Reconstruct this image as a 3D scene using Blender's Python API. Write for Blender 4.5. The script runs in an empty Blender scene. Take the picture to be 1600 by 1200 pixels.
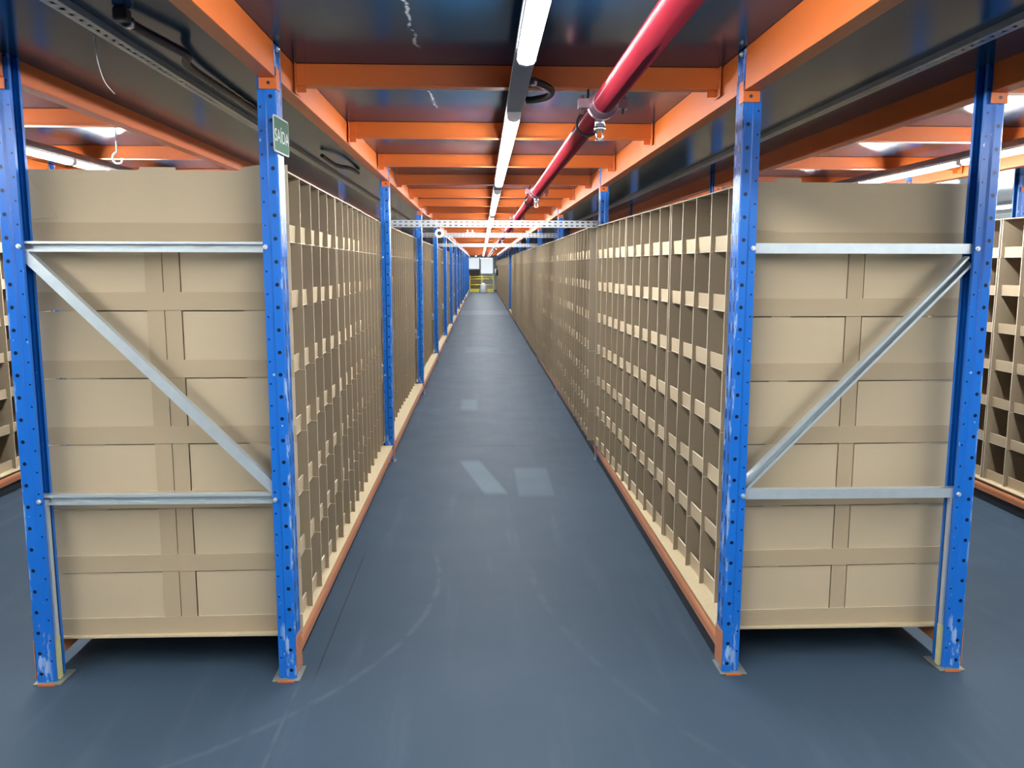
import bpy, bmesh, math, random
from mathutils import Vector, Matrix
random.seed(7)
C = bpy.context.scene.collection
SC = bpy.context.scene

# ------------------------------------------------------------------ camera
F_PX = 1312.975
cam_d = bpy.data.cameras.new('camera'); cam = bpy.data.objects.new('camera', cam_d); C.objects.link(cam)
cam_d.sensor_fit = 'HORIZONTAL'; cam_d.sensor_width = 36.0; cam_d.lens = 36.0*F_PX/1600.0
cam_d.clip_start = 0.05; cam_d.clip_end = 200
p_, y_, r_ = 0.139438115, 0.0366724909, 0.00173210875
fwd = Vector((math.sin(y_)*math.cos(p_), math.cos(y_)*math.cos(p_), -math.sin(p_)))
rt = Vector((math.cos(y_), -math.sin(y_), 0)); up = rt.cross(fwd)
rt2 = math.cos(r_)*rt + math.sin(r_)*up; up2 = -math.sin(r_)*rt + math.cos(r_)*up
cam.matrix_world = Matrix(((rt2.x, up2.x, -fwd.x, 0), (rt2.y, up2.y, -fwd.y, 0), (rt2.z, up2.z, -fwd.z, 1.45), (0, 0, 0, 1)))
SC.camera = cam

# ------------------------------------------------------------------ world, exposure, lamp strength
w = bpy.data.worlds.new('world'); SC.world = w; w.use_nodes = True
w.node_tree.nodes['Background'].inputs[0].default_value = (0.8, 0.9, 1.0, 1)
w.node_tree.nodes['Background'].inputs[1].default_value = 0.05
vs = SC.view_settings
vs.view_transform = 'Standard'; vs.look = 'None'; vs.gamma = 1.0; vs.exposure = 2.75; vs.use_curve_mapping = False
TUBE = 20.0

# ------------------------------------------------------------------ plan of the place
Y0, S, PD = 2.82, 3.33, 0.086          # front plane of the first frames, bay pitch, post size along the aisle
NB = 13                                # bays
ROWL = (-1.555, -0.655); ROWR = (0.86, 1.735)
FARL = (-3.92, -3.02); FARR = (3.13, 4.005)
ZDECK, ZRACK, ZBB = 2.155, 2.112, 2.03
ZB = {ROWL[1]: 2.045, ROWL[0]: 2.038, ROWR[0]: 2.017, ROWR[1]: 2.020}   # underside of each line of overhead beams
BZ = 0.130                             # shelf board top
ORD = ['zeroth','first','second','third','fourth','fifth','sixth','seventh','eighth','ninth','tenth','eleventh','twelfth','thirteenth','fourteenth','fifteenth','sixteenth','seventeenth','eighteenth','nineteenth']
TENS = {20:('twentieth','twenty'),30:('thirtieth','thirty'),40:('fortieth','forty')}
def nth(n):
    if n < 20: return ORD[n]
    t = n//10*10
    return TENS[t][0] if n == t else TENS[t][1]+'-'+ORD[n-t]

# ------------------------------------------------------------------ node helpers / materials
class NT:
    def __init__(s, name):
        s.m = bpy.data.materials.new(name); s.m.use_nodes = True
        s.t = s.m.node_tree; s.b = s.t.nodes['Principled BSDF']; s.out = s.t.nodes['Material Output']
    def n(s, typ, **k):
        o = s.t.nodes.new(typ)
        for a, v in k.items(): setattr(o, a, v)
        return o
    def l(s, a, b): s.t.links.new(a, b)
    def math(s, op, a, b=None, c=None):
        o = s.n('ShaderNodeMath', operation=op)
        for i, v in enumerate((a, b, c)):
            if v is None: continue
            if isinstance(v, (int, float)): o.inputs[i].default_value = v
            else: s.l(v, o.inputs[i])
        return o.outputs[0]
    def coord(s):
        if not hasattr(s, '_c'): s._c = s.n('ShaderNodeTexCoord').outputs['Object']
        return s._c
    def xyz(s):
        if not hasattr(s, '_x'):
            o = s.n('ShaderNodeSeparateXYZ'); s.l(s.coord(), o.inputs[0]); s._x = o.outputs
        return s._x
    def noise(s, scale, detail=4, stretch=(1, 1, 1), rough=0.55, lo=None, hi=None):
        mp = s.n('ShaderNodeMapping'); mp.inputs['Scale'].default_value = stretch; s.l(s.coord(), mp.inputs[0])
        o = s.n('ShaderNodeTexNoise'); o.inputs['Scale'].default_value = scale; o.inputs['Detail'].default_value = detail
        o.inputs['Roughness'].default_value = rough; s.l(mp.outputs[0], o.inputs['Vector'])
        if lo is None: return o.outputs[0]
        r = s.n('ShaderNodeMapRange'); r.interpolation_type = 'SMOOTHSTEP'
        r.inputs[1].default_value = lo; r.inputs[2].default_value = hi; s.l(o.outputs[0], r.inputs[0])
        return r.outputs[0]
    def mix(s, fac, a, b):
        o = s.n('ShaderNodeMix', data_type='RGBA')
        if isinstance(fac, (int, float)): o.inputs[0].default_value = fac
        else: s.l(fac, o.inputs[0])
        for i, v in ((6, a), (7, b)):
            if isinstance(v, tuple): o.inputs[i].default_value = (*v, 1)
            else: s.l(v, o.inputs[i])
        return o.outputs[2]
    def near(s, v, c, hw, soft=0.004):        # 1 inside |v-c|<hw
        d = s.math('ABSOLUTE', s.math('SUBTRACT', v, c))
        r = s.n('ShaderNodeMapRange'); r.inputs[1].default_value = hw-soft; r.inputs[2].default_value = hw+soft
        r.inputs[3].default_value = 1; r.inputs[4].default_value = 0; s.l(d, r.inputs[0])
        return r.outputs[0]
    def base(s, c):
        if isinstance(c, tuple): s.b.inputs['Base Color'].default_value = (*c, 1)
        else: s.l(c, s.b.inputs['Base Color'])
        return s
    def set(s, rough=0.5, metal=0.0, spec=0.5, coat=0.0):
        i = s.b.inputs
        if isinstance(rough, (int, float)): i['Roughness'].default_value = rough
        else: s.l(rough, i['Roughness'])
        i['Metallic'].default_value = metal; i['Specular IOR Level'].default_value = spec; i['Coat Weight'].default_value = coat
        return s
    def bump(s, h, strength=0.2, dist=0.002):
        o = s.n('ShaderNodeBump'); o.inputs['Strength'].default_value = strength; o.inputs['Distance'].default_value = dist
        s.l(h, o.inputs['Height']); s.l(o.outputs[0], s.b.inputs['Normal']); return s
MAT = {}
def simple(name, col, rough=0.5, metal=0.0, var=0.12, scale=9, spec=0.5, stretch=(1, 1, 1)):
    t = NT(name)
    d = tuple(max(0, c*(1-var)) for c in col); l = tuple(min(1, c*(1+var)) for c in col)
    t.base(t.mix(t.noise(scale, 4, stretch), d, l)).set(rough, metal, spec); MAT[name] = t.m; return t
# orange paint with faint scuffs
t = NT('orange_paint'); c = t.mix(t.noise(5, 3), (0.60, 0.125, 0.018), (0.66, 0.150, 0.022))
c = t.mix(t.noise(60, 6, (1, .25, 1), .7, .70, .76), c, (0.55, 0.33, 0.2)); t.base(c).set(0.42, 0, .5); MAT['orange'] = t.m
t = NT('orange_worn'); c = t.mix(t.noise(4, 3, (1, .4, 1)), (0.46, 0.155, 0.06), (0.52, 0.22, 0.11)); t.base(c).set(.34, 0, .5); MAT['orange_worn'] = t.m
# galvanised steel
t = NT('galvanised_steel'); t.base(t.mix(t.noise(35, 3), (0.52, 0.58, 0.60), (0.64, 0.70, 0.71))).set(t.math('MULTIPLY_ADD', t.noise(20), .2, .28), 0.55, .5); MAT['galv'] = t.m
# perforated galvanised strip: holes along x (object space)
def perforated(name, axis, pitch, hx, hv, vaxis, rows):
    t = NT(name); x = t.xyz(); u = x[axis]; v = x[vaxis]
    fr = t.math('ABSOLUTE', t.math('SUBTRACT', t.math('FRACT', t.math('MULTIPLY', u, 1/pitch)), .5))
    mu = t.math('LESS_THAN', fr, hx/pitch/2)
    m = None
    for r in rows:
        k = t.math('MULTIPLY', mu, t.near(v, r, hv/2, .0005)); m = k if m is None else t.math('MAXIMUM', m, k)
    t.base(t.mix(t.noise(30, 3), (0.36, 0.39, 0.40), (0.44, 0.47, 0.48))).set(.38, .35)
    tr = t.n('ShaderNodeBsdfTransparent'); mx = t.n('ShaderNodeMixShader')
    t.l(m, mx.inputs[0]); t.l(t.b.outputs[0], mx.inputs[1]); t.l(tr.outputs[0], mx.inputs[2]); t.l(mx.outputs[0], t.out.inputs[0])
    MAT[name] = t.m
perforated('perforated_cross', 0, .04, .02, .008, 2, (-.012, .012))
perforated('perforated_long', 1, .05, .022, .012, 0, (0.0,))
# blue post paint: shade of the punched holes painted in as dark spots, chipped pale scuffs on the edges and the foot
t = NT('blue_paint'); x = t.xyz()
col = t.mix(t.noise(6, 3), (0.006, 0.125, 0.50), (0.010, 0.155, 0.58))
edge = t.math('MAXIMUM', t.near(x[0], .0375, .006, .004), t.math('MULTIPLY', t.math('LESS_THAN', x[2], .22), t.near(x[0], .012, .022, .01)))
chips = t.math('MULTIPLY', t.noise(38, 5, (1, 1, .3), .65, .52, .6), edge)
col = t.mix(t.math('MULTIPLY', chips, .75), col, (0.36, 0.5, 0.68))
spots = t.noise(70, 2, (1, 1, .6), .5, .73, .75)
col = t.mix(t.math('MULTIPLY', spots, .8), col, (0.45, 0.62, 0.8))
fz = t.math('SUBTRACT', t.math('FRACT', t.math('MULTIPLY', x[2], 1/.075)), .5)          # 75 mm pitch
dz = t.math('MULTIPLY', fz, .075)
fz2 = t.math('MULTIPLY', t.math('SUBTRACT', t.math('FRACT', t.math('ADD', t.math('MULTIPLY', x[2], 1/.075), .42)), .5), .075)
def disc(u, uc, v, r):
    a = t.math('SUBTRACT', u, uc); q = t.math('ADD', t.math('MULTIPLY', a, a), t.math('MULTIPLY', v, v)); return t.math('LESS_THAN', q, r*r)
side = t.math('GREATER_THAN', t.math('ABSOLUTE', x[1]), .0345)
h1 = t.math('MULTIPLY', disc(x[0], .0195, dz, .0064), side)
h2 = t.math('MULTIPLY', disc(x[0], -.0155, fz2, .0034), side)
face = t.math('GREATER_THAN', x[0], .034)
ay = t.math('ABSOLUTE', x[1])
h3 = t.math('MULTIPLY', t.math('MULTIPLY', t.near(ay, .022, .006, .001), t.math('LESS_THAN', t.math('ABSOLUTE', dz), .017)), face)
hole_shade = t.math('MAXIMUM', t.math('MAXIMUM', h1, h2), h3)
col = t.mix(hole_shade, col, (0.002, 0.004, 0.02)); t.base(col).set(t.math('MULTIPLY_ADD', t.noise(15), .15, .25), 0, .42)
MAT['blue'] = t.m
simple('blue_plain', (0.02, 0.14, 0.5), .35)
# kraft cardboard
def kraft(name, a, b):
    t = NT(name); flute = t.noise(5, 2, (1, 1, 26)); cloud = t.noise(2.2, 4); g = t.noise(220, 2)
    c = t.mix(cloud, a, b); c = t.mix(t.math('MULTIPLY', flute, .10), c, (a[0]*.7, a[1]*.68, a[2]*.62)); c = t.mix(t.math('MULTIPLY', g, .10), c, (a[0]*.65, a[1]*.62, a[2]*.56))
    t.base(c).set(.82, 0, .2).bump(flute, .12, .001); MAT[name] = t.m
kraft('kraft', (0.50, 0.395, 0.26), (0.55, 0.44, 0.295))
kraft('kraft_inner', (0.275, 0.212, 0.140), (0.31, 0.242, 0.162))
kraft('kraft_band', (0.43, 0.33, 0.21), (0.475, 0.37, 0.24))
t = NT('kraft_edge'); z = t.xyz()[2]
wv = t.math('MULTIPLY_ADD', t.math('SINE', t.math('MULTIPLY', z, 800.0)), .5, .5)
t.base(t.mix(wv, (0.50, 0.42, 0.30), (0.80, 0.72, 0.56))).set(.85, 0, .2); MAT['edge'] = t.m
# particle board
t = NT('particle_board'); t.base(t.mix(t.noise(90, 3), (0.47, 0.365, 0.21), (0.60, 0.50, 0.33))).set(.7, 0, .3); MAT['board'] = t.m
# film faced dark deck
t = NT('dark_deck'); x = t.xyz()
col = t.mix(t.noise(1.3, 5), (0.005, 0.038, 0.080), (0.009, 0.046, 0.094))
def rect(cx, cy, hx, hy, soft=.004): return t.math('MULTIPLY', t.near(x[0], cx, hx, soft), t.near(x[1], cy, hy, soft))
patch = t.math('MAXIMUM', rect(-.02, 4.95, .2, .42), rect(.06, 6.15, .28, .34))
patch = t.math('MULTIPLY', patch, t.math('MULTIPLY_ADD', t.noise(7, 5), .5, .35))
col = t.mix(patch, col, (0.12, 0.12, 0.12))
wob = t.math('MULTIPLY_ADD', t.noise(6, 3), .06, -.03)
sx = t.math('ADD', x[0], wob)
scr = t.math('MULTIPLY', t.near(sx, -.205, .004, .003), t.math('MAXIMUM', t.near(x[1], 2.5, .36, .05), t.near(x[1], 3.62, .3, .05)))
scr = t.math('MULTIPLY', scr, t.noise(30, 4, lo=.38, hi=.55))
col = t.mix(scr, col, (0.6, 0.6, 0.58))
t.base(col).set(t.math('MULTIPLY_ADD', t.noise(1.2, 1), .08, .13), 0, .11); MAT['deck'] = t.m
# floor: blue grey sheet flooring with worn patches, seams and scuffs
t = NT('blue_grey_floor'); x = t.xyz()
col = t.mix(t.noise(1.1, 5), (0.032, 0.053, 0.080), (0.046, 0.072, 0.104))
streak = t.noise(4, 6, (2.2, .18, 1), .6, .52, .75)
col = t.mix(t.math('MULTIPLY', streak, .35), col, (0.075, 0.105, 0.14))
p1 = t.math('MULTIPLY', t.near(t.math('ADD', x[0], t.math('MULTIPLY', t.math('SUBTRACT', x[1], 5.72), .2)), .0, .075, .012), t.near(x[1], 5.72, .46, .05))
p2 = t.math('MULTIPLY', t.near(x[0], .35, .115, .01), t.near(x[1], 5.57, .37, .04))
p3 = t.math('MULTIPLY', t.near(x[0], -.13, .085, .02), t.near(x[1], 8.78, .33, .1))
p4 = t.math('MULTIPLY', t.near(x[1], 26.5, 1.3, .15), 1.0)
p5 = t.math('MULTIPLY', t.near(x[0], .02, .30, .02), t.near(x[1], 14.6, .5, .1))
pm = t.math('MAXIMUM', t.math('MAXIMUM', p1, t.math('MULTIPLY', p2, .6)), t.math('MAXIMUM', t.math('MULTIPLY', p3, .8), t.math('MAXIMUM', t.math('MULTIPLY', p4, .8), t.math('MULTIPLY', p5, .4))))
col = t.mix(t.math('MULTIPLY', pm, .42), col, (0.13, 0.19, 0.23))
sm = t.math('MULTIPLY', t.near(x[1], 6.70, .006, .003), t.near(x[0], .09, .31, .01))
sm = t.math('MAXIMUM', sm, t.math('MULTIPLY', t.near(x[1], 11.27, .008, .003), t.near(x[0], .0, .37, .01)))
sm = t.math('MAXIMUM', sm, t.math('MULTIPLY', t.near(x[0], -.595, .003, .002), t.near(x[1], 3.5, .65, .1)))
col = t.mix(t.math('MULTIPLY', sm, .75), col, (0.012, 0.016, 0.02))
def arc(cx, cy, r, w_, ylo, yhi):
    a = t.math('SUBTRACT', x[0], cx); b = t.math('SUBTRACT', x[1], cy)
    d = t.math('SQRT', t.math('ADD', t.math('MULTIPLY', a, a), t.math('MULTIPLY', b, b)))
    return t.math('MULTIPLY', t.near(d, r, w_, w_), t.near(x[1], (ylo+yhi)/2, (yhi-ylo)/2, .08))
ar = t.math('MAXIMUM', arc(-2.0, 3.75, 1.80, .010, 1.9, 4.1), t.math('MULTIPLY', arc(3.4, 4.0, 3.17, .012, 2.0, 3.9), .5))
ar = t.math('MAXIMUM', ar, t.math('MULTIPLY', t.near(x[0], -.642, .006, .004), t.near(x[1], 2.45, .33, .05)))
ar = t.math('MULTIPLY', ar, t.noise(9, 4, lo=.35, hi=.6))
col = t.mix(t.math('MULTIPLY', ar, .26), col, (0.13, 0.17, 0.19))
t.base(col).set(t.math('MULTIPLY_ADD', t.noise(3, 4), .14, .52), 0, .16).bump(t.noise(140, 3), .08, .001); MAT['floor'] = t.m
simple('wall_paint', (0.62, 0.64, 0.64), .8, var=.05, scale=2)
simple('brown_panel', (0.16, 0.125, 0.115), .6)
simple('red_pipe_paint', (0.18, 0.012, 0.020), .2, var=.15, scale=12)
simple('coupling_iron', (0.22, 0.12, 0.14), .3, .5)
simple('chrome', (0.75, 0.75, 0.76), .18, .9, .04)
simple('bolt_steel', (0.75, 0.77, 0.78), .3, .7, .05)
simple('black_rubber', (0.018, 0.018, 0.02), .45, var=.2)
simple('dark_housing', (0.16, 0.17, 0.20), .4, .3)
simple('white_plastic', (0.78, 0.79, 0.78), .4, var=.04)
simple('grey_plate', (0.20, 0.21, 0.18), .6, .3, .3, 30)
simple('yellow_paint', (0.9, 0.72, 0.10), .45)
simple('grey_film', (0.60, 0.64, 0.64), .35, var=.35, scale=7)
simple('sign_green', (0.012, 0.085, 0.040), .6, var=.08, spec=.08)
simple('sign_white', (0.42, 0.46, 0.42), .6, var=.02, spec=.1)
simple('stiffener_yellow', (0.66, 0.62, 0.30), .5, .1, .2)
simple('black_plastic', (0.02, 0.02, 0.022), .4)
def emit(name, col, st):
    t = NT(name); t.base((.9, .9, .9)); t.b.inputs['Emission Color'].default_value = (*col, 1); t.b.inputs['Emission Strength'].default_value = st; MAT[name] = t.m
emit('lit_tube', (0.96, 1.0, 1.02), TUBE)
emit('lit_window', (0.86, 0.95, 1.0), 0.12)

# ------------------------------------------------------------------ mesh helpers
class MB:
    def __init__(s): s.v = []; s.f = []; s.m = []; s.sm = []
    def face(s, pts, mi=0, smooth=False):
        i = len(s.v); s.v += [tuple(p) for p in pts]; s.f.append(tuple(range(i, i+len(pts)))); s.m.append(mi); s.sm.append(smooth)
    def box(s, x0, x1, y0, y1, z0, z1, mi=0, ex=None, ey=None, ez=None):
        i = len(s.v)
        s.v += [(x, y, z) for z in (z0, z1) for y in (y0, y1) for x in (x0, x1)]
        for q, k in (((0, 2, 3, 1), ez), ((4, 5, 7, 6), ez), ((0, 1, 5, 4), ey), ((2, 6, 7, 3), ey), ((0, 4, 6, 2), ex), ((1, 3, 7, 5), ex)):
            s.f.append(tuple(i+a for a in q)); s.m.append(mi if k is None else k); s.sm.append(False)
        return s
    def hexa(s, lo, hi, mi=0):       # two quads (lists of 4 points), bottom and top
        i = len(s.v); s.v += [tuple(p) for p in lo] + [tuple(p) for p in hi]
        for q in ((3, 2, 1, 0), (4, 5, 6, 7), (0, 1, 5, 4), (1, 2, 6, 5), (2, 3, 7, 6), (3, 0, 4, 7)):
            s.f.append(tuple(i+a for a in q)); s.m.append(mi); s.sm.append(False)
        return s
    def extrude(s, prof, z0, z1, mi=0, axis='z', closed=True, cap=True, smooth=False):
        def P(a, b, c): return {'z': (a, b, c), 'x': (c, a, b), 'y': (a, c, b)}[axis]
        n = len(prof); i = len(s.v)
        s.v += [P(a, b, z0) for a, b in prof] + [P(a, b, z1) for a, b in prof]
        for k in range(n if closed else n-1):
            j = (k+1) % n; s.f.append((i+k, i+j, i+n+j, i+n+k)); s.m.append(mi); s.sm.append(smooth)
        if cap and closed:
            s.f.append(tuple(i+n-1-k for k in range(n))); s.m.append(mi); s.sm.append(False)
            s.f.append(tuple(i+n+k for k in range(n))); s.m.append(mi); s.sm.append(False)
        return s
    def tube(s, path, r, seg=10, mi=0, cap=True, ring=None):
        path = [Vector(p) for p in path]; n = len(path); i0 = len(s.v)
        prev = None
        for k, p in enumerate(path):
            d = (path[min(k+1, n-1)]-path[max(k-1, 0)]).normalized()
            if prev is None:
                a = d.orthogonal().normalized()
            else:
                a = (prev - d*prev.dot(d)).normalized()
            prev = a; b = d.cross(a); rr = r[k] if isinstance(r, (list, tuple)) else r
            for q in range(seg):
                an = 2*math.pi*q/seg; s.v.append(tuple(p + rr*(math.cos(an)*a+math.sin(an)*b)))
        for k in range(n-1):
            for q in range(seg):
                j = (q+1) % seg
                s.f.append((i0+k*seg+q, i0+k*seg+j, i0+(k+1)*seg+j, i0+(k+1)*seg+q)); s.m.append(mi); s.sm.append(True)
        if cap:
            s.f.append(tuple(i0+seg-1-q for q in range(seg))); s.m.append(mi); s.sm.append(False)
            s.f.append(tuple(i0+(n-1)*seg+q for q in range(seg))); s.m.append(mi); s.sm.append(False)
        return s
    def mesh(s, name, mats, bevel=0, fixn=False, seg=1):
        me = bpy.data.meshes.new(name); me.from_pydata(s.v, [], s.f)
        for p, mi, sm in zip(me.polygons, s.m, s.sm): p.material_index = mi; p.use_smooth = sm
        for mm in (mats if isinstance(mats, (list, tuple)) else [mats]): me.materials.append(MAT[mm])
        if bevel or fixn:
            bm = bmesh.new(); bm.from_mesh(me)
            bmesh.ops.remove_doubles(bm, verts=bm.verts, dist=1e-6)
            if fixn: bmesh.ops.recalc_face_normals(bm, faces=bm.faces)
            if bevel:
                ed = [e for e in bm.edges if len(e.link_faces) == 2 and e.calc_face_angle(0) > .6]
                bmesh.ops.bevel(bm, geom=ed, offset=bevel, segments=seg, affect='EDGES', profile=.5, clamp_overlap=True)
            bm.to_mesh(me); bm.free()
        return me
def ob(name, me, parent=None, loc=(0, 0, 0), rz=0.0, rot=None):
    o = bpy.data.objects.new(name, me); C.objects.link(o); o.location = loc; o.rotation_euler = rot or (0, 0, rz)
    if parent: o.parent = parent
    return o
def tag(o, label, cat, group=None):
    o['label'] = label; o['category'] = cat; o['kind'] = 'thing'
    if group: o['group'] = group
    return o
def thing(name, label, cat, loc=(0, 0, 0), rz=0.0, group=None):
    return tag(ob(name, None, None, loc, rz), label, cat, group)
def struct(name, me, loc=(0, 0, 0)):
    o = ob(name, me, None, loc); o['kind'] = 'structure'; return o

# ------------------------------------------------------------------ setting
XL, XR, YB, YF = -6.6, 6.9, -5.5, 52.0
struct('floor', MB().box(XL, XR, YB, YF, -.1, 0).mesh('floor', 'floor'))
m = MB()
zones = [(XL, FARL[0], ZDECK)]
for a, b in ((FARL, ROWL), (ROWL, ROWR), (ROWR, FARR)):
    zones.append((a[0]+.05, a[1]-.05, ZRACK)); zones.append((a[1]-.05, b[0]+.05, ZDECK))
zones += [(FARR[0]+.05, FARR[1]-.05, ZRACK), (FARR[1]-.05, XR, ZDECK)]
zones[0] = (XL, FARL[0]+.05, ZDECK)
for x0, x1, z in zones: m.box(x0, x1, YB, YF, z, 2.3)
struct('ceiling', m.mesh('ceiling', 'deck'))
struct('wall_back', MB().box(XL, XR, YB-.1, YB, 0, 2.3).mesh('wall_back', 'wall_paint'))
struct('wall_left', MB().box(XL-.1, XL, YB, YF, 0, 2.3).mesh('wall_left', 'wall_paint'))
struct('wall_right', MB().box(XR, XR+.1, YB, YF, 0, 2.3).mesh('wall_right', 'wall_paint'))
m = MB(); m.box(XL, XR, YF, YF+.1, 0, 2.3)
struct('wall_far', m.mesh('wall_far', 'wall_paint'))
wn = struct('window_1', MB().box(-.02, .72, YF-.02, YF, 1.0, 1.95).mesh('window_1', 'lit_window'))
wn = struct('window_2', MB().box(-.75, -.12, YF-.02, YF, 1.28, 1.95).mesh('window_2', 'lit_window'))
struct('trim_1', MB().box(-1.2, -.02, YF-.03, YF, .0, 1.22).mesh('trim_1', 'brown_panel'))

# ------------------------------------------------------------------ upright frames
def post_profile():
    tk = .0025
    half = [(.0375, 0), (.0375, .039), (.0335, .043), (.007, .043), (.000, .036), (-.0245, .036), (-.0245, .022)]
    inn = [(.0350, 0), (.0350, .0375), (.0325, .0405), (.006, .0405), (-.001, .0335), (-.022, .0335), (-.022, .022)]
    outer = [(x, -y) for x, y in reversed(half[1:])] + half
    inner = [(x, -y) for x, y in reversed(inn[1:])] + inn
    return outer + inner[::-1]
ZPOST = 2.150
ME_post = MB().extrude(post_profile(), .006, ZPOST, cap=True).mesh('post', 'blue', fixn=True)
ME_base = MB().box(-.046, .050, -.056, .056, 0, .006).mesh('base_plate', 'grey_plate', bevel=.0015)
ME_foot = MB().box(-.026, .030, -.0595, -.0562, 0, .007).mesh('foot_edge', 'orange')
def channel(L, h=.034, d=.030, t=.002, opening=-1, rev=False):   # along x from 0 to L, open towards y*opening
    m = MB(); o = opening
    def yb(a, b): return (min(a*o, b*o), max(a*o, b*o))
    m.box(0, L, *yb(-d/2, -d/2+t), -h/2, h/2)
    m.box(0, L, *yb(-d/2+t, d/2), h/2-t, h/2); m.box(0, L, *yb(-d/2+t, d/2), -h/2, -h/2+t)
    m.box(0, L, *yb(d/2-t, d/2), h/2-.008, h/2-t); m.box(0, L, *yb(d/2-t, d/2), -h/2+t, -h/2+.008)
    return m
def bolt_mesh():
    m = MB(); m.tube([(0, 0, 0), (0, -.007, 0)], .0085, 6); m.tube([(0, -.007, 0), (0, -.012, 0)], .0045, 8); return m.mesh('bolt', 'bolt_steel')
ME_bolt = bolt_mesh()
def bracket_mesh(sg):
    m = MB(); m.box(-.0145, .0412, *sorted((-.0498*sg, -.0440*sg)), ZBB-.036, ZBB-.001); m.box(.0380, .0412, *sorted((-.0440*sg, -.002*sg)), ZBB-.036, ZBB+.032)
    return m.mesh('beam_bracket', 'orange', bevel=.0008)
ME_br = {1: bracket_mesh(1), -1: bracket_mesh(-1)}
ME_pin = {g: MB().tube([(.016, -.0499*g, ZBB-.017), (.016, -.0506*g, ZBB-.017)], .006, 8).mesh('pin_hole', 'black_plastic') for g in (1, -1)}
ME_sbr = MB().box(.0380, .0410, -.042, .042, .02, .155).mesh('shelf_bracket', 'orange_worn', bevel=.0008)
FR = {}
def frame_parts(W, left):
    """local x: -W/2 .. W/2, built for a row; left: diagonal from upper outer (-x) to lower inner (+x)"""
    key = (W, left)
    if key in FR: return FR[key]
    L = W - .124 + .030
    hb = channel(L, opening=(-1 if left else 1)).mesh('horizontal_brace', 'galv')
    dz = .80; dx = W - .124 + .01; dl = math.hypot(dx, dz)
    db = channel(dl, opening=(1 if left else -1)).mesh('diagonal_brace', 'galv')
    st = MB().box(-.008, .0, -.010, .010, .16, .655).mesh('stiffener', 'galv')
    sy = MB().box(-.009, .001, -.011, .011, .007, .16).mesh('stiffener_foot', 'stiffener_yellow')
    FR[key] = (hb, db, st, sy, L, math.atan2(dz, dx)); return FR[key]
def upright_frame(row, Y, label, group, left, detail=True):
    W = round(row[1]-row[0], 4); cx = (row[0]+row[1])/2
    t = thing('upright_frame', label, 'rack frame', (cx, Y+PD/2, 0), 0, group)
    for s in (-1, 1):
        p = ob('post', ME_post, t, (s*(W/2-.0375), 0, 0), 0 if s > 0 else math.pi)
        b = ob('base_plate', ME_base, p, (0, 0, 0), 0 if s > 0 else math.pi)
        if detail:
            b2 = ob('foot_edge', ME_foot, p, (0, 0, 0), 0 if s > 0 else math.pi)
            b2.location = (0.0, 0, 0); b2['label'] = 'orange front edge under the post'
    for s in (-1, 1):
        loc, rz = (s*(W/2-.0375), 0, 0), (0 if s > 0 else math.pi)
        b = ob('beam_bracket', ME_br[s], t, (loc[0], 0, ZB.get(row[1] if s > 0 else row[0], ZBB)-ZBB), rz); b['label'] = 'orange bracket under the overhead beam'
        ob('pin_hole', ME_pin[s], b)
        b = ob('shelf_bracket', ME_sbr, t, loc, rz); b['label'] = 'orange bracket of the shelf beam'
        if detail:
            b = ob('top_bolt', ME_bolt, t, (s*(W/2+.0005), -.02, ZDECK-.018), rz+math.pi/2); b['label'] = 'steel bolt at the post top'
    hb, db, st, sy, L, ang = frame_parts(W, left)
    for z in (1.511, .655):
        h = ob('horizontal_brace', hb, t, (-L/2, -.006, z))
        h['label'] = 'galvanised horizontal brace'
        if detail:
            for s in (0.006, L-.006): ob('bolt', ME_bolt, h, (s, -.030, 0))
    x0 = -(W/2-.062)-.006
    if left: d = ob('diagonal_brace', db, t, (x0, -.004, 1.485), rot=(0, ang, 0))
    else: d = ob('diagonal_brace', db, t, (x0, -.004, .675), rot=(0, -ang, 0))
    d['label'] = 'galvanised diagonal brace'
    if detail:
        s = -1 if left else 1
        xx = s*(W/2-.062)
        a = ob('stiffener', st, t, (xx-s*.006 if left else xx, -.01, 0)); a['label'] = 'galvanised strip beside the outer post'
        ob('stiffener_foot', sy, a, (0, 0, 0))
    return t
for k in range(NB+1):
    Y = Y0+S*k; w_ = nth(k+1)
    upright_frame(ROWL, Y, f'{w_} blue upright frame of the left rack row, counted from the front' if k else 'nearest blue upright frame at the front end of the left rack row', 'upright frames of the left rack row', True, k < 3)
    upright_frame(ROWR, Y, f'{w_} blue upright frame of the right rack row, counted from the front' if k else 'nearest blue upright frame at the front end of the right rack row', 'upright frames of the right rack row', False, k < 3)
for k in range(4):
    Y = Y0+S*k; w_ = nth(k+1)
    upright_frame(FARL, Y, f'{w_} blue upright frame of the rack across the left side aisle', 'upright frames beyond the left side aisle', True, False)
    upright_frame(FARR, Y, f'{w_} blue upright frame of the rack across the right side aisle', 'upright frames beyond the right side aisle', False, False)

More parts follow.
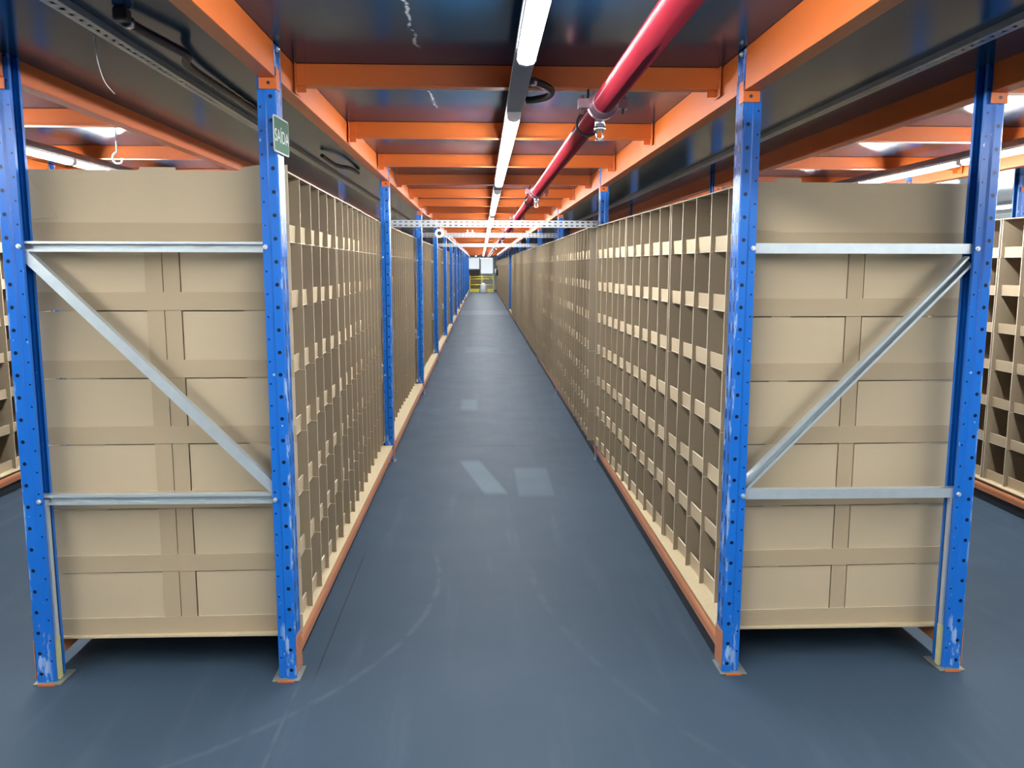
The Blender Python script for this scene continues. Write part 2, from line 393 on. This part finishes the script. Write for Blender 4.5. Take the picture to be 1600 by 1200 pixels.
# ------------------------------------------------------------------ beams
BL = S-PD
def beam_mesh(name, L, z0, z1, wd):
    m = MB(); m.box(-wd, 0, 0, L, z0+.004, z1); m.box(-wd-.002, .004, 0, L, z0, z0+.004)
    return m.mesh(name, 'orange', bevel=.0012)
TBM = {}
def top_beam(xface, sgn, Y, label, group):
    """sgn +1: aisle on +x side of the beam"""
    rz = 0 if sgn > 0 else math.pi
    y = Y+PD+.002 if sgn > 0 else Y+PD+.002+BL-.004
    zb = ZB.get(xface, ZBB)
    if zb not in TBM: TBM[zb] = beam_mesh('overhead_beam', BL-.004, 0, ZDECK-zb-.001, .048)
    t = tag(ob('overhead_beam', TBM[zb], None, (xface-.002*sgn, y, zb), rz), label, 'beam', group)
    return t
NAMES = [(ROWL[1], 1, 'left edge of the main aisle', NB, 'ceiling beams left of the main aisle'),
         (ROWR[0], -1, 'right edge of the main aisle', NB, 'ceiling beams right of the main aisle'),
         (ROWL[0], -1, 'outer side of the left rack row', 4, 'ceiling beams behind the left rack row'),
         (ROWR[1], 1, 'outer side of the right rack row', 4, 'ceiling beams behind the right rack row'),
         (FARL[1], 1, 'far edge of the left side aisle', 3, 'ceiling beams beyond the left side aisle'),
         (FARR[0], -1, 'far edge of the right side aisle', 3, 'ceiling beams beyond the right side aisle')]
for xf, sg, where, n, grp in NAMES:
    for k in range(-1, n):
        Y = Y0+S*k
        lab = f'{nth(k+1)} orange ceiling beam along the {where}' if k >= 0 else f'orange beam overhead before the first post, {where}'
        t = top_beam(xf, sg, Y, lab, grp)

# shelf beams close to the floor, shelf boards
def shelf_beam_mesh():
    m = MB(); L = BL-.004
    prof = [(-.040, .060), (-.002, .060), (0, .063), (0, .090), (-.003, .101), (-.010, .112), (-.020, .119), (-.030, .1215), (-.040, .1215)]
    m.extrude(prof, 0, L, axis='y'); return m.mesh('shelf_beam', 'orange_worn', fixn=True)
ME_sb = shelf_beam_mesh()
ME_kick = MB().box(-.030, -.008, .01, BL-.014, .004, .0598).mesh('kick_strip', 'black_rubber')
def shelf_beam(xface, sgn, Y, label, group, kick=False):
    rz = 0 if sgn > 0 else math.pi
    t = tag(ob('shelf_beam', ME_sb, None, (xface-.001*sgn, Y+PD+.002 if sgn > 0 else Y+PD+.002+BL-.004, 0), rz), label, 'beam', group)
    if kick: o = ob('kick_strip', ME_kick, t); o['label'] = 'black strip under the orange beam'
    return t
BDm = {}
def shelf_board(row, Y, label, group):
    W = round(row[1]-row[0], 4)
    if W not in BDm: BDm[W] = MB().box(-W/2+.004, W/2-.004, 0, BL-.02, .1218, BZ).mesh('shelf_board', 'board', bevel=.001)
    return tag(ob('shelf_board', BDm[W], None, ((row[0]+row[1])/2, Y+PD+.01, 0)), label, 'shelf', group)
for row, nm, n in ((ROWL, 'left rack row', NB), (ROWR, 'right rack row', NB), (FARL, 'rack across the left side aisle', 3), (FARR, 'rack across the right side aisle', 3)):
    aisle = 1 if row in (ROWL, FARL) else 0          # which face looks at the main aisle
    for k in range(n):
        Y = Y0+S*k; o_ = nth(k+1)
        xf, sg = (row[1], 1) if aisle else (row[0], -1)
        shelf_beam(xf, sg, Y, f'orange shelf beam near the floor, {o_} bay of the {nm}', f'floor level beams of the {nm}', row is not ROWL)
        xf, sg = (row[0], -1) if aisle else (row[1], 1)
        if k < 4: shelf_beam(xf, sg, Y, f'orange shelf beam at the back, {o_} bay of the {nm}', f'rear floor level beams of the {nm}')
        shelf_board(row, Y, f'pale particle board shelf in the {o_} bay of the {nm}', f'shelf boards of the {nm}')

# ------------------------------------------------------------------ cardboard pigeonhole units
P, NC, TK, LIPH, REC = .2095, 5, .007, .062, .023
UL = P*NC+TK
def tier_mesh(D, TH, seed, skip0=False, z0=0.0, m=None, lips=False, jit=1.0):
    rnd = random.Random(seed); own = m is None
    if own: m = MB()
    h = D/2
    for i in range(NC+1):
        if i == 0 and skip0: continue
        y = i*P; a = rnd.uniform(-.004, .003)*jit; b = rnd.uniform(-.004, .003)*jit; sw = rnd.uniform(-.004, .004) if 0 < i < NC else 0
        yy0 = y+sw
        m.box(-h-a*0, h, yy0, yy0+TK, z0+.001, z0+TH-.0015, 0, ex=1, ez=1) if False else m.hexa(
            [(-h-b, yy0, z0+.001), (h+a, yy0, z0+.001), (h+a, yy0+TK, z0+.001), (-h-b, yy0+TK, z0+.001)],
            [(-h-b*.5, y+sw*.3, z0+TH-.0015), (h+a*.5, y+sw*.3, z0+TH-.0015), (h+a*.5, y+sw*.3+TK, z0+TH-.0015), (-h-b*.5, y+sw*.3+TK, z0+TH-.0015)])
        for f in (-1, -3): m.m[f] = 1            # the two faces at the +-x ends show the raw edge
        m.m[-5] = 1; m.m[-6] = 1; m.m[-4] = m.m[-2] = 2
    m.box(-.004, .004, TK, P*NC, z0+.002, z0+TH-.002)
    m.box(-h+rec_of(D), h-rec_of(D), TK if not skip0 else .001, P*NC, z0+.001, z0+.005, 0, ex=1)
    if lips: lip_mesh(D, seed, z0, m)
    return m
def lip_mesh(D, seed, z0=0.0, m=None, sides=(-1, 1)):
    rnd = random.Random(seed+50)
    if m is None: m = MB()
    h = D/2-rec_of(D)
    for s in sides:
        for i in range(NC):
            j = rnd.uniform(-.003, .003); t_ = rnd.uniform(-.004, .002)
            y0, y1 = i*P+TK+.0045, (i+1)*P-.0045
            a, b = s*(h+j+t_*0), s*(h+j-.006)
            c, d = s*(h+j-t_), s*(h+j-.006-t_)
            zt = z0+LIPH+rnd.uniform(-.003, .003)
            lo = [(min(a, b), y0, z0+.0055), (max(a, b), y0, z0+.0055), (max(a, b), y1, z0+.0055), (min(a, b), y1, z0+.0055)]
            hi = [(min(c, d), y0, zt), (max(c, d), y0, zt), (max(c, d), y1, zt), (min(c, d), y1, zt)]
            m.hexa(lo, hi); m.m[-5] = 1
    return m
UM = {}
def rec_of(D): return .0165 if D < .85 else REC
def unit_meshes(D, TH):
    key = (D, TH)
    if key not in UM:
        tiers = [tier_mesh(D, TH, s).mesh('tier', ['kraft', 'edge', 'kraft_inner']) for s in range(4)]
        lips = [[lip_mesh(D, s, sides=(e,)).mesh('front_lip', ['kraft', 'edge']) for e in (-1, 1)] for s in range(4)]
        m = MB()
        for q in range(7): tier_mesh(D, TH, 20, False, q*TH, m, True, 2.5)
        m.box(-D/2, D/2, 0, UL, 7*TH-.0015, 7*TH+.003, 0, ex=1, ey=1)
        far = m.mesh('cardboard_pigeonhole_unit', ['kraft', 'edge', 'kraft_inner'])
        top = MB().box(-D/2, D/2, 0, UL, 0, .0045, 0, ex=1, ey=1).mesh('top_sheet', ['kraft', 'edge'])
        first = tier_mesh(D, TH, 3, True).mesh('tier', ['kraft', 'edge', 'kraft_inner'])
        UM[key] = (tiers, lips, far, top, first)
    return UM[key]
def place_unit(cx, y, z, rz, D, TH, label, group, near, first=None):
    tiers, lips, far, top, fm = unit_meshes(D, TH)
    if not near: return tag(ob('cardboard_pigeonhole_unit', far, None, (cx, y, z), rz), label, 'shelving unit', group)
    t = thing('cardboard_pigeonhole_unit', label, 'shelving unit', (cx, y, z), rz, group)
    for q in range(7):
        s = random.randrange(4)
        r = ob('tier', fm if first else tiers[s], t, (0, 0, q*TH))
        for lm in lips[s]: ob('front_lip', lm, r)
        if first: first(r, q, TH)
    ob('top_sheet', top, t, (0, 0, 7*TH-.001))
    return t
def end_panels(D, left):
    """the closed end that faces the camera: a panel with die-cut slits, overlapping joint strips and a band along the joint"""
    h = D/2
    if left:   # local x of strip edges and of the horizontal slits, measured for the left row (centre -1.0875)
        cx = -1.0875
        strips = [(-1.146-cx, -1.0885-cx), (-1.0855-cx, -1.031-cx)]; piece = [(-h, -1.146-cx), (-1.027-cx, h)]
        tabs = [(-1.435-cx, -1.321-cx), (-.819-cx, h)]; stripdy = (-.0085, -.0085)
    else:
        cx = 1.3175
        strips = [(1.290-cx, 1.345-cx)]; piece = [(-h, 1.286-cx), (1.349-cx, h)]
        tabs = [(1.02-cx, 1.089-cx), (1.608-cx, h)]; stripdy = (-.0065,)
    def build(r, q, TH):
        m = MB(); zt = TH-.0045 if q < 6 else TH+.002
        for a, b in (piece if q < 6 else [(-h, h)]): m.box(a, b, -.0055, -.0005, .002, zt, 0, ez=1)
        if q < 6:
            for a, b in tabs: m.box(a, b, -.0055, -.0005, zt, TH-.0005, 0)
        ob('end_panel', ME_end(left, q, m), r)
        if q < 6:
            m2 = MB()
            for (a, b), dy in zip(strips, stripdy): m2.box(a, b, dy, dy+.005, LIPH-.002, TH-.001, 0, ez=1)
            o = ob('joint_strip', ME_end(left, q, m2, 'joint_strip'), r); o['label'] = 'browner upright joint strip'
        m3 = MB(); m3.box(-h-.001, h+.001, -.0105, -.0058, .0, LIPH, 0, ez=1)
        o = ob('joint_band', ME_end(left, q, m3, 'joint_band'), r); o['label'] = 'browner horizontal joint band'
    return build
EC = {}
def ME_end(left, q, m, kind='end_panel'):
    key = (left, q == 6, kind)
    if key not in EC: EC[key] = m.mesh(kind, ['kraft' if kind == 'end_panel' else 'kraft_band', 'edge'])
    return EC[key]
DL, DR = .865, .795
THL, THR = .2335, .2293
POSN = ['front', 'middle', 'rear']
def bay_units(row_name, k, side, D, TH, xa, slope, near, first=None, z=BZ):
    """xa: aisle face of the units at the near end of the bay; slope dx/dy of that face"""
    y = Y0+S*k+.126; rz = -math.atan(slope)
    for u in range(3):
        x = xa+slope*(y-(Y0+S*k+.126))+random.uniform(-.003, .003)*(1 if near else 3)
        cx = x-D/2 if side == 'L' else x+D/2
        lab = f'cardboard pigeonhole unit, {POSN[u]} of three, {nth(k+1)} bay, {row_name}'
        t = place_unit(cx, y, z, rz, D, TH, lab, f'cardboard units of the {row_name}', near, first if u == 0 else None)
        if first and u == 0: fu.append(t)
        y += UL+.008
fu = []
for k in range(NB):
    if k == 0:
        bay_units('left rack row', 0, 'L', DL, THL, -.655, -.022, True, end_panels(DL, True))
        bay_units('right rack row', 0, 'R', DR, THR, .920, -.027, True, end_panels(DR, False))
    else:
        bay_units('left rack row', k, 'L', DL, THL, -.737+random.uniform(-.006, .004), random.uniform(-.002, .002), k < 4, None, BZ)
        xa = {1: .806, 2: .838, 3: .815, 6: .835}.get(k, .82 if k < 7 else .835)
        bay_units('right rack row', k, 'R', DR, THR, xa, {1: .010, 2: .0, 3: .003, 6: .030}.get(k, 0.0), k < 4)
for k in range(3):
    bay_units('rack across the left side aisle', k, 'L', DL, THL, -3.045, 0.0, k < 2)
    bay_units('rack across the right side aisle', k, 'R', DR+.06, THR, 3.155, 0.0, k < 2)
# flaps on the two closed front ends
def flap(t, pts, y0=-.006, y1=-.001, name='top_flap', mi=0):
    m = MB(); n = len(pts); m.extrude([(x, z) for x, z in pts], y0, y1, axis='y'); ob(name, m.mesh(name, ['kraft', 'edge'], fixn=True), t)
L0, R0 = fu[0], fu[1]
H = 7*THL
flap(L0, [(-.06, H-.001), (.062, H-.001), (.060, H+.013), (-.057, H+.013)])
flap(L0, [(.268, H-.001), (DL/2, H-.001), (DL/2, H+.024), (.33, H+.022), (.285, H+.015)])
flap(L0, [(-DL/2+.001, H-.004), (-.336, H-.155), (-DL/2+.001, H-.162)], -.0085, -.0056, 'corner_flap')
H = 7*THR
flap(R0, [(-.303, H-.001), (-.212, H-.001), (-.215, H+.017), (-.300, H+.017)])
flap(R0, [(-DR/2+.01, H-.004), (-.357, H-.028), (-.291, H-.150), (-.286, H-.163), (-DR/2+.01, H-.163)], -.0095, -.0056, 'corner_flap')

# ------------------------------------------------------------------ ceiling joists
JH = .078
def joist_mesh(L):
    m = MB(); z1 = ZDECK-.001; z0 = ZDECK-JH
    m.box(0, L, -.002, .001, z0, z1); m.box(0, L, -.016, .040, z0, z0+.003); m.box(0, L, .001, .040, z1-.003, z1); m.box(0, L, -.016, -.013, z0+.003, z0+.007)
    return m.mesh('cross_joist', 'orange', bevel=.0008)
def cleat_mesh():
    m = MB(); m.box(0, .003, -.03, .05, ZDECK-.105, ZDECK-.002); m.box(0, .035, -.006, -.003, ZDECK-.100, ZDECK-.002); return m.mesh('end_cleat', 'orange', bevel=.0008)
ME_cl = cleat_mesh()
def joists(x0, x1, n, where, y0=3.11, step=1.2, start=0):
    L = x1-x0-.012; me = joist_mesh(L)
    for i in range(start, n):
        y = y0+step*i
        t = tag(ob('cross_joist', me, None, (x0+.006, y, 0)), f'{nth(i-start+1)} orange joist across the ceiling of the {where}, counted from the front', 'ceiling joist', f'ceiling joists of the {where}')
        if i < 8:
            ob('end_cleat', ME_cl, t, (0, 0, 0)); ob('end_cleat', ME_cl, t, (L, 0.014, 0), math.pi)
joists(ROWL[1], ROWR[0], 41, 'main aisle')
joists(FARL[1], ROWL[0], 12, 'left side aisle', 2.82)
joists(ROWR[1], FARR[0], 12, 'right side aisle', 3.12)

# ------------------------------------------------------------------ lamps: rail and tube lights
def rail(x, y0, y1, label):
    m = MB(); m.box(-.028, .028, y0, y1, ZDECK-JH-.034, ZDECK-JH-.001)
    m.box(-.031, -.028, y0, y1, ZDECK-JH-.034, ZDECK-JH-.020); m.box(.028, .031, y0, y1, ZDECK-JH-.034, ZDECK-JH-.020)
    return tag(ob('lamp_rail', m.mesh('lamp_rail', 'dark_housing'), None, (x, 0, 0)), label, 'lamp rail')
ZR = ZDECK-JH-.034
def lamp_meshes(L):
    h = MB(); h.box(-.026, .026, 0, L, ZR-.012, ZR-.0005)
    prof = [(-.024, ZR-.012), (-.025, ZR-.022), (-.018, ZR-.033), (0, ZR-.037), (.018, ZR-.033), (.025, ZR-.022), (.024, ZR-.012)]
    tb = MB(); tb.extrude(prof, .016, L-.016, axis='y')
    e = MB(); e.extrude([(a*1.06, b-.001 if b < ZR-.013 else b) for a, b in prof], 0, .016, axis='y')
    return h.mesh('housing', 'white_plastic'), tb.mesh('tube', 'lit_tube', fixn=True), e.mesh('end_cap', 'white_plastic', fixn=True)
LM = {}
def lamp(x, y0, y1, label, group):
    L = round(y1-y0, 3)
    if L not in LM: LM[L] = lamp_meshes(L)
    h, tb, e = LM[L]
    t = thing('tube_light', label, 'ceiling light', (x, y0, 0), 0, group)
    ob('housing', h, t); tt = ob('tube', tb, t); tt['label'] = 'glowing white diffuser'
    ob('end_cap', e, t); ob('end_cap', e, t, (0, L-.016, 0))
XM = .129
rail(XM, -4.5, 47.2, 'long dark lamp rail under the joists along the middle of the main aisle')
i = 1
pairs = [(-.31, 1.06), (1.09, 2.46)]
for k in range(13):
    a = 3.374+3.4*k; pairs += [(a, a+1.37), (a+1.39, a+2.76)]
front = 0
for a, b in pairs:
    if b < 1.5:
        front += 1; lab = f'glowing tube light over the main aisle, {nth(front)} behind the viewpoint'
    else:
        lab = f'{nth(i)} glowing white tube light along the main aisle ceiling, counted from the front'; i += 1
    lamp(XM, a, b, lab, 'tube lights of the main aisle')
for q in (0, 1): lamp(.35*(2*q-1)+.05, 47.9, 49.27, f'{("left", "right")[q]} added fill light beyond the yellow guard rail at the far end', 'added fill lights at the far end')  # added lamps, put in to brighten the wall and rail at the end
for x, nm, sh in ((-2.30, 'left side aisle', -1.36), (2.67, 'right side aisle', -1.60)):
    rail(x, -4.5, 20.0, f'dark lamp rail under the joists of the {nm}')
    i = 1; front = 0
    for k in range(-3, 5):
        a = 4.88+sh+3.33*k
        for q in (0, 1):
            a_, b_ = a+1.42*q, a+1.42*q+1.4
            if b_ > 19.9 or a_ < -4.4: continue
            if b_ < 2.6: front += 1; lab = f'tube light over the {nm}, {nth(front)} before the rack ends'
            else: lab = f'{nth(i)} glowing tube light of the {nm}, counted from the rack end'; i += 1
            lamp(x, a_, b_, lab, f'tube lights of the {nm}')
for x, nm in ((5.05, 'aisle beyond the right rack'), (-5.0, 'aisle beyond the left rack')):
    rail(x, 1.0, 14.0, f'dark lamp rail over the {nm}')
    for k in range(3):
        a = 2.2+3.33*k
        for q in (0, 1): lamp(x, a+1.42*q, a+1.42*q+1.4, f'{nth(k*2+q+1)} tube light over the {nm}', f'tube lights over the {nm}')

# ------------------------------------------------------------------ sprinkler pipe
XP, ZP, RP = .385, 1.955, .035
t = thing('sprinkler_pipe', 'long glossy red sprinkler pipe hung below the main aisle ceiling', 'pipe', (XP, 0, ZP))
ob('pipe', MB().tube([(0, -2.0, 0), (0, 46.0, 0)], RP, 24).mesh('pipe', 'red_pipe_paint'), t)
def coupling_mesh():
    m = MB(); prof = [(-.05, .037), (-.048, .0395), (-.022, .0395), (-.020, .047), (.020, .047), (.022, .0395), (.048, .0395), (.05, .037)]
    m.tube([(0, a, 0) for a, b in prof], [b for a, b in prof], 24)
    for s in (-1, 1):
        m.box(s*.062-.016, s*.062+.016, -.018, .018, -.014, .014)
        m.tube([(s*.066, 0, .026), (s*.066, 0, -.03)], .006, 8)
    return m.mesh('coupling', 'coupling_iron')
def head_mesh():
    m = MB(); m.tube([(0, 0, -.03), (0, 0, -.062)], .016, 12); m.tube([(0, 0, -.060), (0, 0, -.070)], .019, 6)
    m.tube([(-.010, 0, -.070), (-.011, 0, -.092), (0, 0, -.100)], .003, 6); m.tube([(.010, 0, -.070), (.011, 0, -.092), (0, 0, -.100)], .003, 6)
    m.tube([(0, 0, -.100), (0, 0, -.103)], .014, 12); return m.mesh('sprinkler_head', 'chrome')
def hanger_mesh():
    m = MB(); m.tube([(0, 0, .036), (0, 0, ZDECK-JH-ZP-.001)], .004, 8)
    m.tube([(.041*math.cos(a), 0, .041*math.sin(a)) for a in [2*math.pi*q/20 for q in range(21)]], .0045, 6); return m.mesh('hanger', 'black_rubber')
MC, MHd, MHg = coupling_mesh(), head_mesh(), hanger_mesh()
for k in range(14):
    y = 2.73+3.15*k
    ob('coupling', MC, t, (0, y, 0)); h = ob('sprinkler_head', MHd, t, (0, y+.06, 0)); h['label'] = 'chrome pendent sprinkler'
    jy = 3.11+1.2*round((y+.4-3.11)/1.2); h = ob('hanger', MHg, t, (0, jy, 0)); h['label'] = 'dark rod hanger'

# ------------------------------------------------------------------ struts across the aisle and strips over the racks
def strut(y, z, x0, x1, label):
    m = MB(); m.box(x0, x1, -.0015, .0015, -.025, .025); m.box(x0, x1, .0015, .03, .022, .025); m.box(x0, x1, .0015, .03, -.025, -.022)
    tag(ob('perforated_strut', m.mesh('perforated_strut', 'perforated_cross'), None, (0, y, z)), label, 'strut', 'perforated struts across the main aisle')
strut(Y0+S+.035, 1.752, ROWL[1]+.001, ROWR[0]-.001, 'nearest galvanised perforated strut spanning the main aisle between the second posts')
strut(Y0+2*S+.035, 1.790, ROWL[1]+.001, ROWR[0]-.001, 'second perforated strut spanning the main aisle, carrying the white camera')
strut(Y0+3*S+.035, 1.760, ROWL[1]+.001, ROWR[0]-.001, 'third perforated strut spanning the main aisle')
strut(Y0+12*S+.035, 1.83, ROWL[1]+.001, ROWR[0]-.001, 'farthest white strut spanning the main aisle before the yellow rail')
def strip(x, label):
    m = MB(); m.box(-.022, .022, -2, 16, -.003, 0); m.box(.019, .022, -2, 16, 0, .017); m.box(-.022, -.019, -2, 16, 0, .017)
    tag(ob('perforated_strip', m.mesh('perforated_strip', 'perforated_long'), None, (x, 0, ZRACK-.0175)), label, 'strut', 'perforated strips over the racks')
strip(-1.055, 'grey perforated strip under the dark deck above the left rack')
strip(1.44, 'grey perforated strip under the dark deck above the right rack')

# ------------------------------------------------------------------ small things
# exit sign
t = thing('exit_sign', 'small green and white SAÍDA exit sign on the nearest left aisle post', 'sign', (ROWL[1]+.006, 2.84, 1.866), 0)
t.rotation_euler = (0, 0, math.radians(-3))
def rr(w, h, r, n=5):
    pts = []
    for cx, cy, a0 in ((w-r, h-r, 0), (-w+r, h-r, 90), (-w+r, -h+r, 180), (w-r, -h+r, 270)):
        for q in range(n+1):
            a = math.radians(a0+90*q/n); pts.append((cx+r*math.cos(a), cy+r*math.sin(a)))
    return pts
ob('plate', MB().extrude(rr(.084, .057, .010), 0, .003, axis='x').mesh('plate', 'sign_white', fixn=True), t)
m = MB(); m.extrude(rr(.079, .052, .007), .003, .0036, axis='x')
o = ob('green_field', m.mesh('green_field', 'sign_green', fixn=True), t); o['label'] = 'green printed field'
cu = bpy.data.curves.new('lettering', 'FONT'); cu.body = 'SA\u00cdDA'; cu.size = .056; cu.align_x = 'CENTER'; cu.align_y = 'CENTER'; cu.extrude = .0002; cu.offset = .0002
tmp = bpy.data.objects.new('tmp', cu); C.objects.link(tmp)
bpy.context.view_layer.update()
me = bpy.data.meshes.new_from_object(tmp.evaluated_get(bpy.context.evaluated_depsgraph_get())); bpy.data.objects.remove(tmp)
me.name = 'lettering'; me.materials.clear(); me.materials.append(MAT['sign_white'])
o = ob('lettering', me, t, (.0039, 0, -.006), rot=(math.pi/2, 0, math.pi/2)); o['label'] = 'white letters SAÍDA'
# flexible conduits
def smooth_path(pts, n=8):
    pts = [Vector(p) for p in pts]; out = []
    for i in range(len(pts)-1):
        p0, p1, p2, p3 = pts[max(i-1, 0)], pts[i], pts[i+1], pts[min(i+2, len(pts)-1)]
        for q in range(n):
            u = q/n; out.append(.5*((2*p1)+(p2-p0)*u+(2*p0-5*p1+4*p2-p3)*u*u+(3*p1-p0-3*p2+p3)*u**3))
    out.append(pts[-1]); return out
def ribbed(pts, r, n=14):
    path = smooth_path(pts, n); rad = [r if k % 2 else r*.82 for k in range(len(path))]
    return MB().tube(path, rad, 12)
zc = ZDECK-JH-.024
t = tag(ob('flexible_conduit', ribbed([(.168, 2.88, zc), (.205, 2.91, zc-.002), (.243, 3.0, zc-.004), (.240, 3.10, zc-.004), (.200, 3.17, zc-.002), (.168, 3.19, zc)], .013, 12).mesh('flexible_conduit', 'black_rubber')), 'black corrugated conduit loop beside the lamp rail under the first joist', 'cable')
o = ob('gland', MB().tube([(.1685, 2.878, zc), (.180, 2.888, zc)], .015, 8).mesh('gland', 'chrome'), t); o['label'] = 'shiny metal gland'
t = tag(ob('flexible_conduit', ribbed([(-.93, 2.35, 2.085), (-.915, 2.46, 2.082), (-.895, 2.58, 2.080), (-.885, 2.68, 2.078), (-.925, 2.80, 2.08), (-.945, 3.0, 2.088), (-.948, 3.4, 2.094), (-.948, 4.2, 2.097)], .014, 12).mesh('flexible_conduit', 'black_rubber')), 'black conduit bending along the dark deck above the left rack', 'cable')
o = ob('junction_box', MB().box(-.948, -.912, 2.31, 2.35, 2.078, ZRACK-.001).mesh('junction_box', 'black_plastic', bevel=.004), t)
o = ob('gland', MB().tube([(-.93, 2.352, 2.085), (-.928, 2.372, 2.085)], .017, 8).mesh('gland', 'chrome'), t); o['label'] = 'shiny metal gland'
tag(ob('flexible_conduit', ribbed([(-.93, 5.1, 2.09), (-.90, 5.4, 2.07), (-.86, 5.7, 2.085), (-.86, 6.1, 2.095)], .013, 12).mesh('flexible_conduit', 'black_rubber')), 'short black conduit under the deck, left rack, before the second post', 'cable')
tag(ob('thread', MB().tube(smooth_path([(-1.12, 2.60, ZRACK), (-1.117, 2.6, 2.05), (-1.100, 2.6, 1.985), (-1.072, 2.6, 1.948)]), .0012, 6).mesh('thread', 'white_plastic')), 'thin white thread dangling from the dark deck above the left rack', 'thread')
# black cable sagging across behind the first strut
tag(ob('cable', MB().tube(smooth_path([(-.60, 9.2, 1.985), (-.44, 9.3, 1.925), (-.12, 9.4, 1.88), (.25, 9.5, 1.905), (.36, 9.53, 1.918)]), .007, 8).mesh('cable', 'black_rubber')), 'dark cable slung from the left ceiling beam to the red pipe', 'cable')
t = tag(ob('cable_conduit', MB().tube([(-.60, 12.3, 1.955), (-.60, 45.5, 1.955)], .014, 10).mesh('cable_conduit', 'white_plastic')), 'long white conduit running under the left ceiling beams', 'pipe')
for k in range(9): ob('hanger', MB().box(-.606, -.594, 12.71+3.6*k, 12.74+3.6*k, 1.967, ZDECK-JH-.001).mesh('hanger', 'bolt_steel'), t)
# security camera on the second strut
t = thing('security_camera', 'white bullet camera under the second strut, facing down the aisle', 'camera', (-.45, 9.36, 1.800))
ob('body', MB().tube([(0, -.10, 0), (0, -.095, 0), (0, .06, .0)], [.044, .048, .044], 20).mesh('body', 'white_plastic'), t)
o = ob('lens', MB().tube([(0, -.1015, 0), (0, -.104, 0)], .022, 16).mesh('lens', 'black_plastic'), t); o['label'] = 'dark round lens'
ob('bracket', MB().tube([(0, .05, .0), (0, .1495, -.004)], .012, 8).mesh('bracket', 'white_plastic'), t)
t = thing('clamp', 'small steel clamp sitting on top of the second strut', 'clamp', (-.12, Y0+2*S+.05, 1.815))
ob('base', MB().box(-.05, .05, -.014, .014, 0, .006).mesh('base', 'bolt_steel'), t)
for dx in (-.03, .025): ob('bolt', MB().tube([(dx, 0, .006), (dx, 0, .035)], .008, 8).mesh('bolt', 'bolt_steel'), t)
# little white paper label on the second left frame
tag(ob('price_tag', MB().box(ROWL[1]-.076-.018, ROWL[1]-.076+.004, 0, .002, .60, .665).mesh('price_tag', 'white_plastic'), None, (0, Y0+S-.003, 0)), 'tiny white tag stuck beside the second left post', 'tag')
# far end: yellow guard rail, column, wrapped bundle, wall extinguisher
t = thing('guard_rail', 'yellow guard rail closing the far end of the main aisle', 'railing', (0, 46.9, 0))
for x in (-.62, .05, .68): ob('post', MB().box(x-.025, x+.025, -.025, .025, 0, .95).mesh('post', 'yellow_paint', bevel=.003), t)
for z in (.86, .74, .42): ob('rail', MB().tube([(-.62, -.03, z), (.68, -.03, z)], .022, 10).mesh('rail', 'yellow_paint'), t)
ob('toe_board', MB().box(-.62, .68, -.035, -.025, .02, .2).mesh('toe_board', 'yellow_paint'), t)
m = MB()
for q in range(12): m.box(-.60+.055*q, -.596+.055*q, -.008, -.004, .2, .72)
for q in range(9): m.box(-.62, .05, -.008, -.004, .23+.055*q, .234+.055*q)
ob('wire_mesh', m.mesh('wire_mesh', 'yellow_paint'), t)
tag(ob('column', MB().box(-.075, -.005, 0, .08, 0, ZDECK-.001).mesh('column', 'dark_housing', bevel=.004), None, (0, 47.6, 0)), 'dark steel column behind the yellow guard rail', 'column')
m = MB(); rnd = random.Random(3); rings = []
for k, (z, r) in enumerate([(0.0, .19), (.08, .21), (.2, .2), (.32, .17), (.42, .15), (.5, .09), (.53, .01)]):
    rings.append([(r*(1+rnd.uniform(-.12, .12))*math.cos(2*math.pi*q/12), r*.8*(1+rnd.uniform(-.12, .12))*math.sin(2*math.pi*q/12), z) for q in range(12)])
i0 = len(m.v)
for rg in rings: m.v += rg
for k in range(len(rings)-1):
    for q in range(12):
        j = (q+1) % 12; m.f.append((k*12+q, k*12+j, (k+1)*12+j, (k+1)*12+q)); m.m.append(0); m.sm.append(True)
tag(ob('wrapped_bundle', m.mesh('wrapped_bundle', 'grey_film'), None, (.12, 46.5, 0)), 'crumpled grey bundle on the floor before the yellow guard rail', 'bundle')
t = thing('fire_extinguisher', 'small dark extinguisher with white tag hanging on the last right units', 'extinguisher', (.7475, 40.0, 1.0))
ob('body', MB().tube([(0, 0, 0), (0, 0, .02), (0, 0, .26), (0, 0, .31), (0, 0, .33)], [.05, .06, .06, .03, .02], 14).mesh('body', 'black_plastic'), t)
ob('hose', MB().tube(smooth_path([(0, 0, .33), (-.03, -.03, .40), (.0, -.05, .45), (.03, -.04, .36)]), .012, 8).mesh('hose', 'black_rubber'), t)
o = ob('label_plate', MB().box(-.10, -.062, -.05, .05, .12, .32).mesh('label_plate', 'white_plastic'), t); o['label'] = 'white tag'
ob('bracket', MB().box(.03, .075, -.02, .02, .1, .2).mesh('bracket', 'grey_plate'), t)

tag(ob('white_hook', MB().tube(smooth_path([(-2.07, 5.0, ZDECK-.001), (-2.07, 5.0, 2.10), (-2.07, 5.0, 2.09), (-2.09, 5.0, 2.075), (-2.095, 5.0, 2.05), (-2.08, 5.0, 2.028), (-2.05, 5.0, 2.03), (-2.042, 5.0, 2.055)]), .006, 8).mesh('white_hook', 'white_plastic')), 'small white hook hanging from the deck over the left side aisle', 'hook')
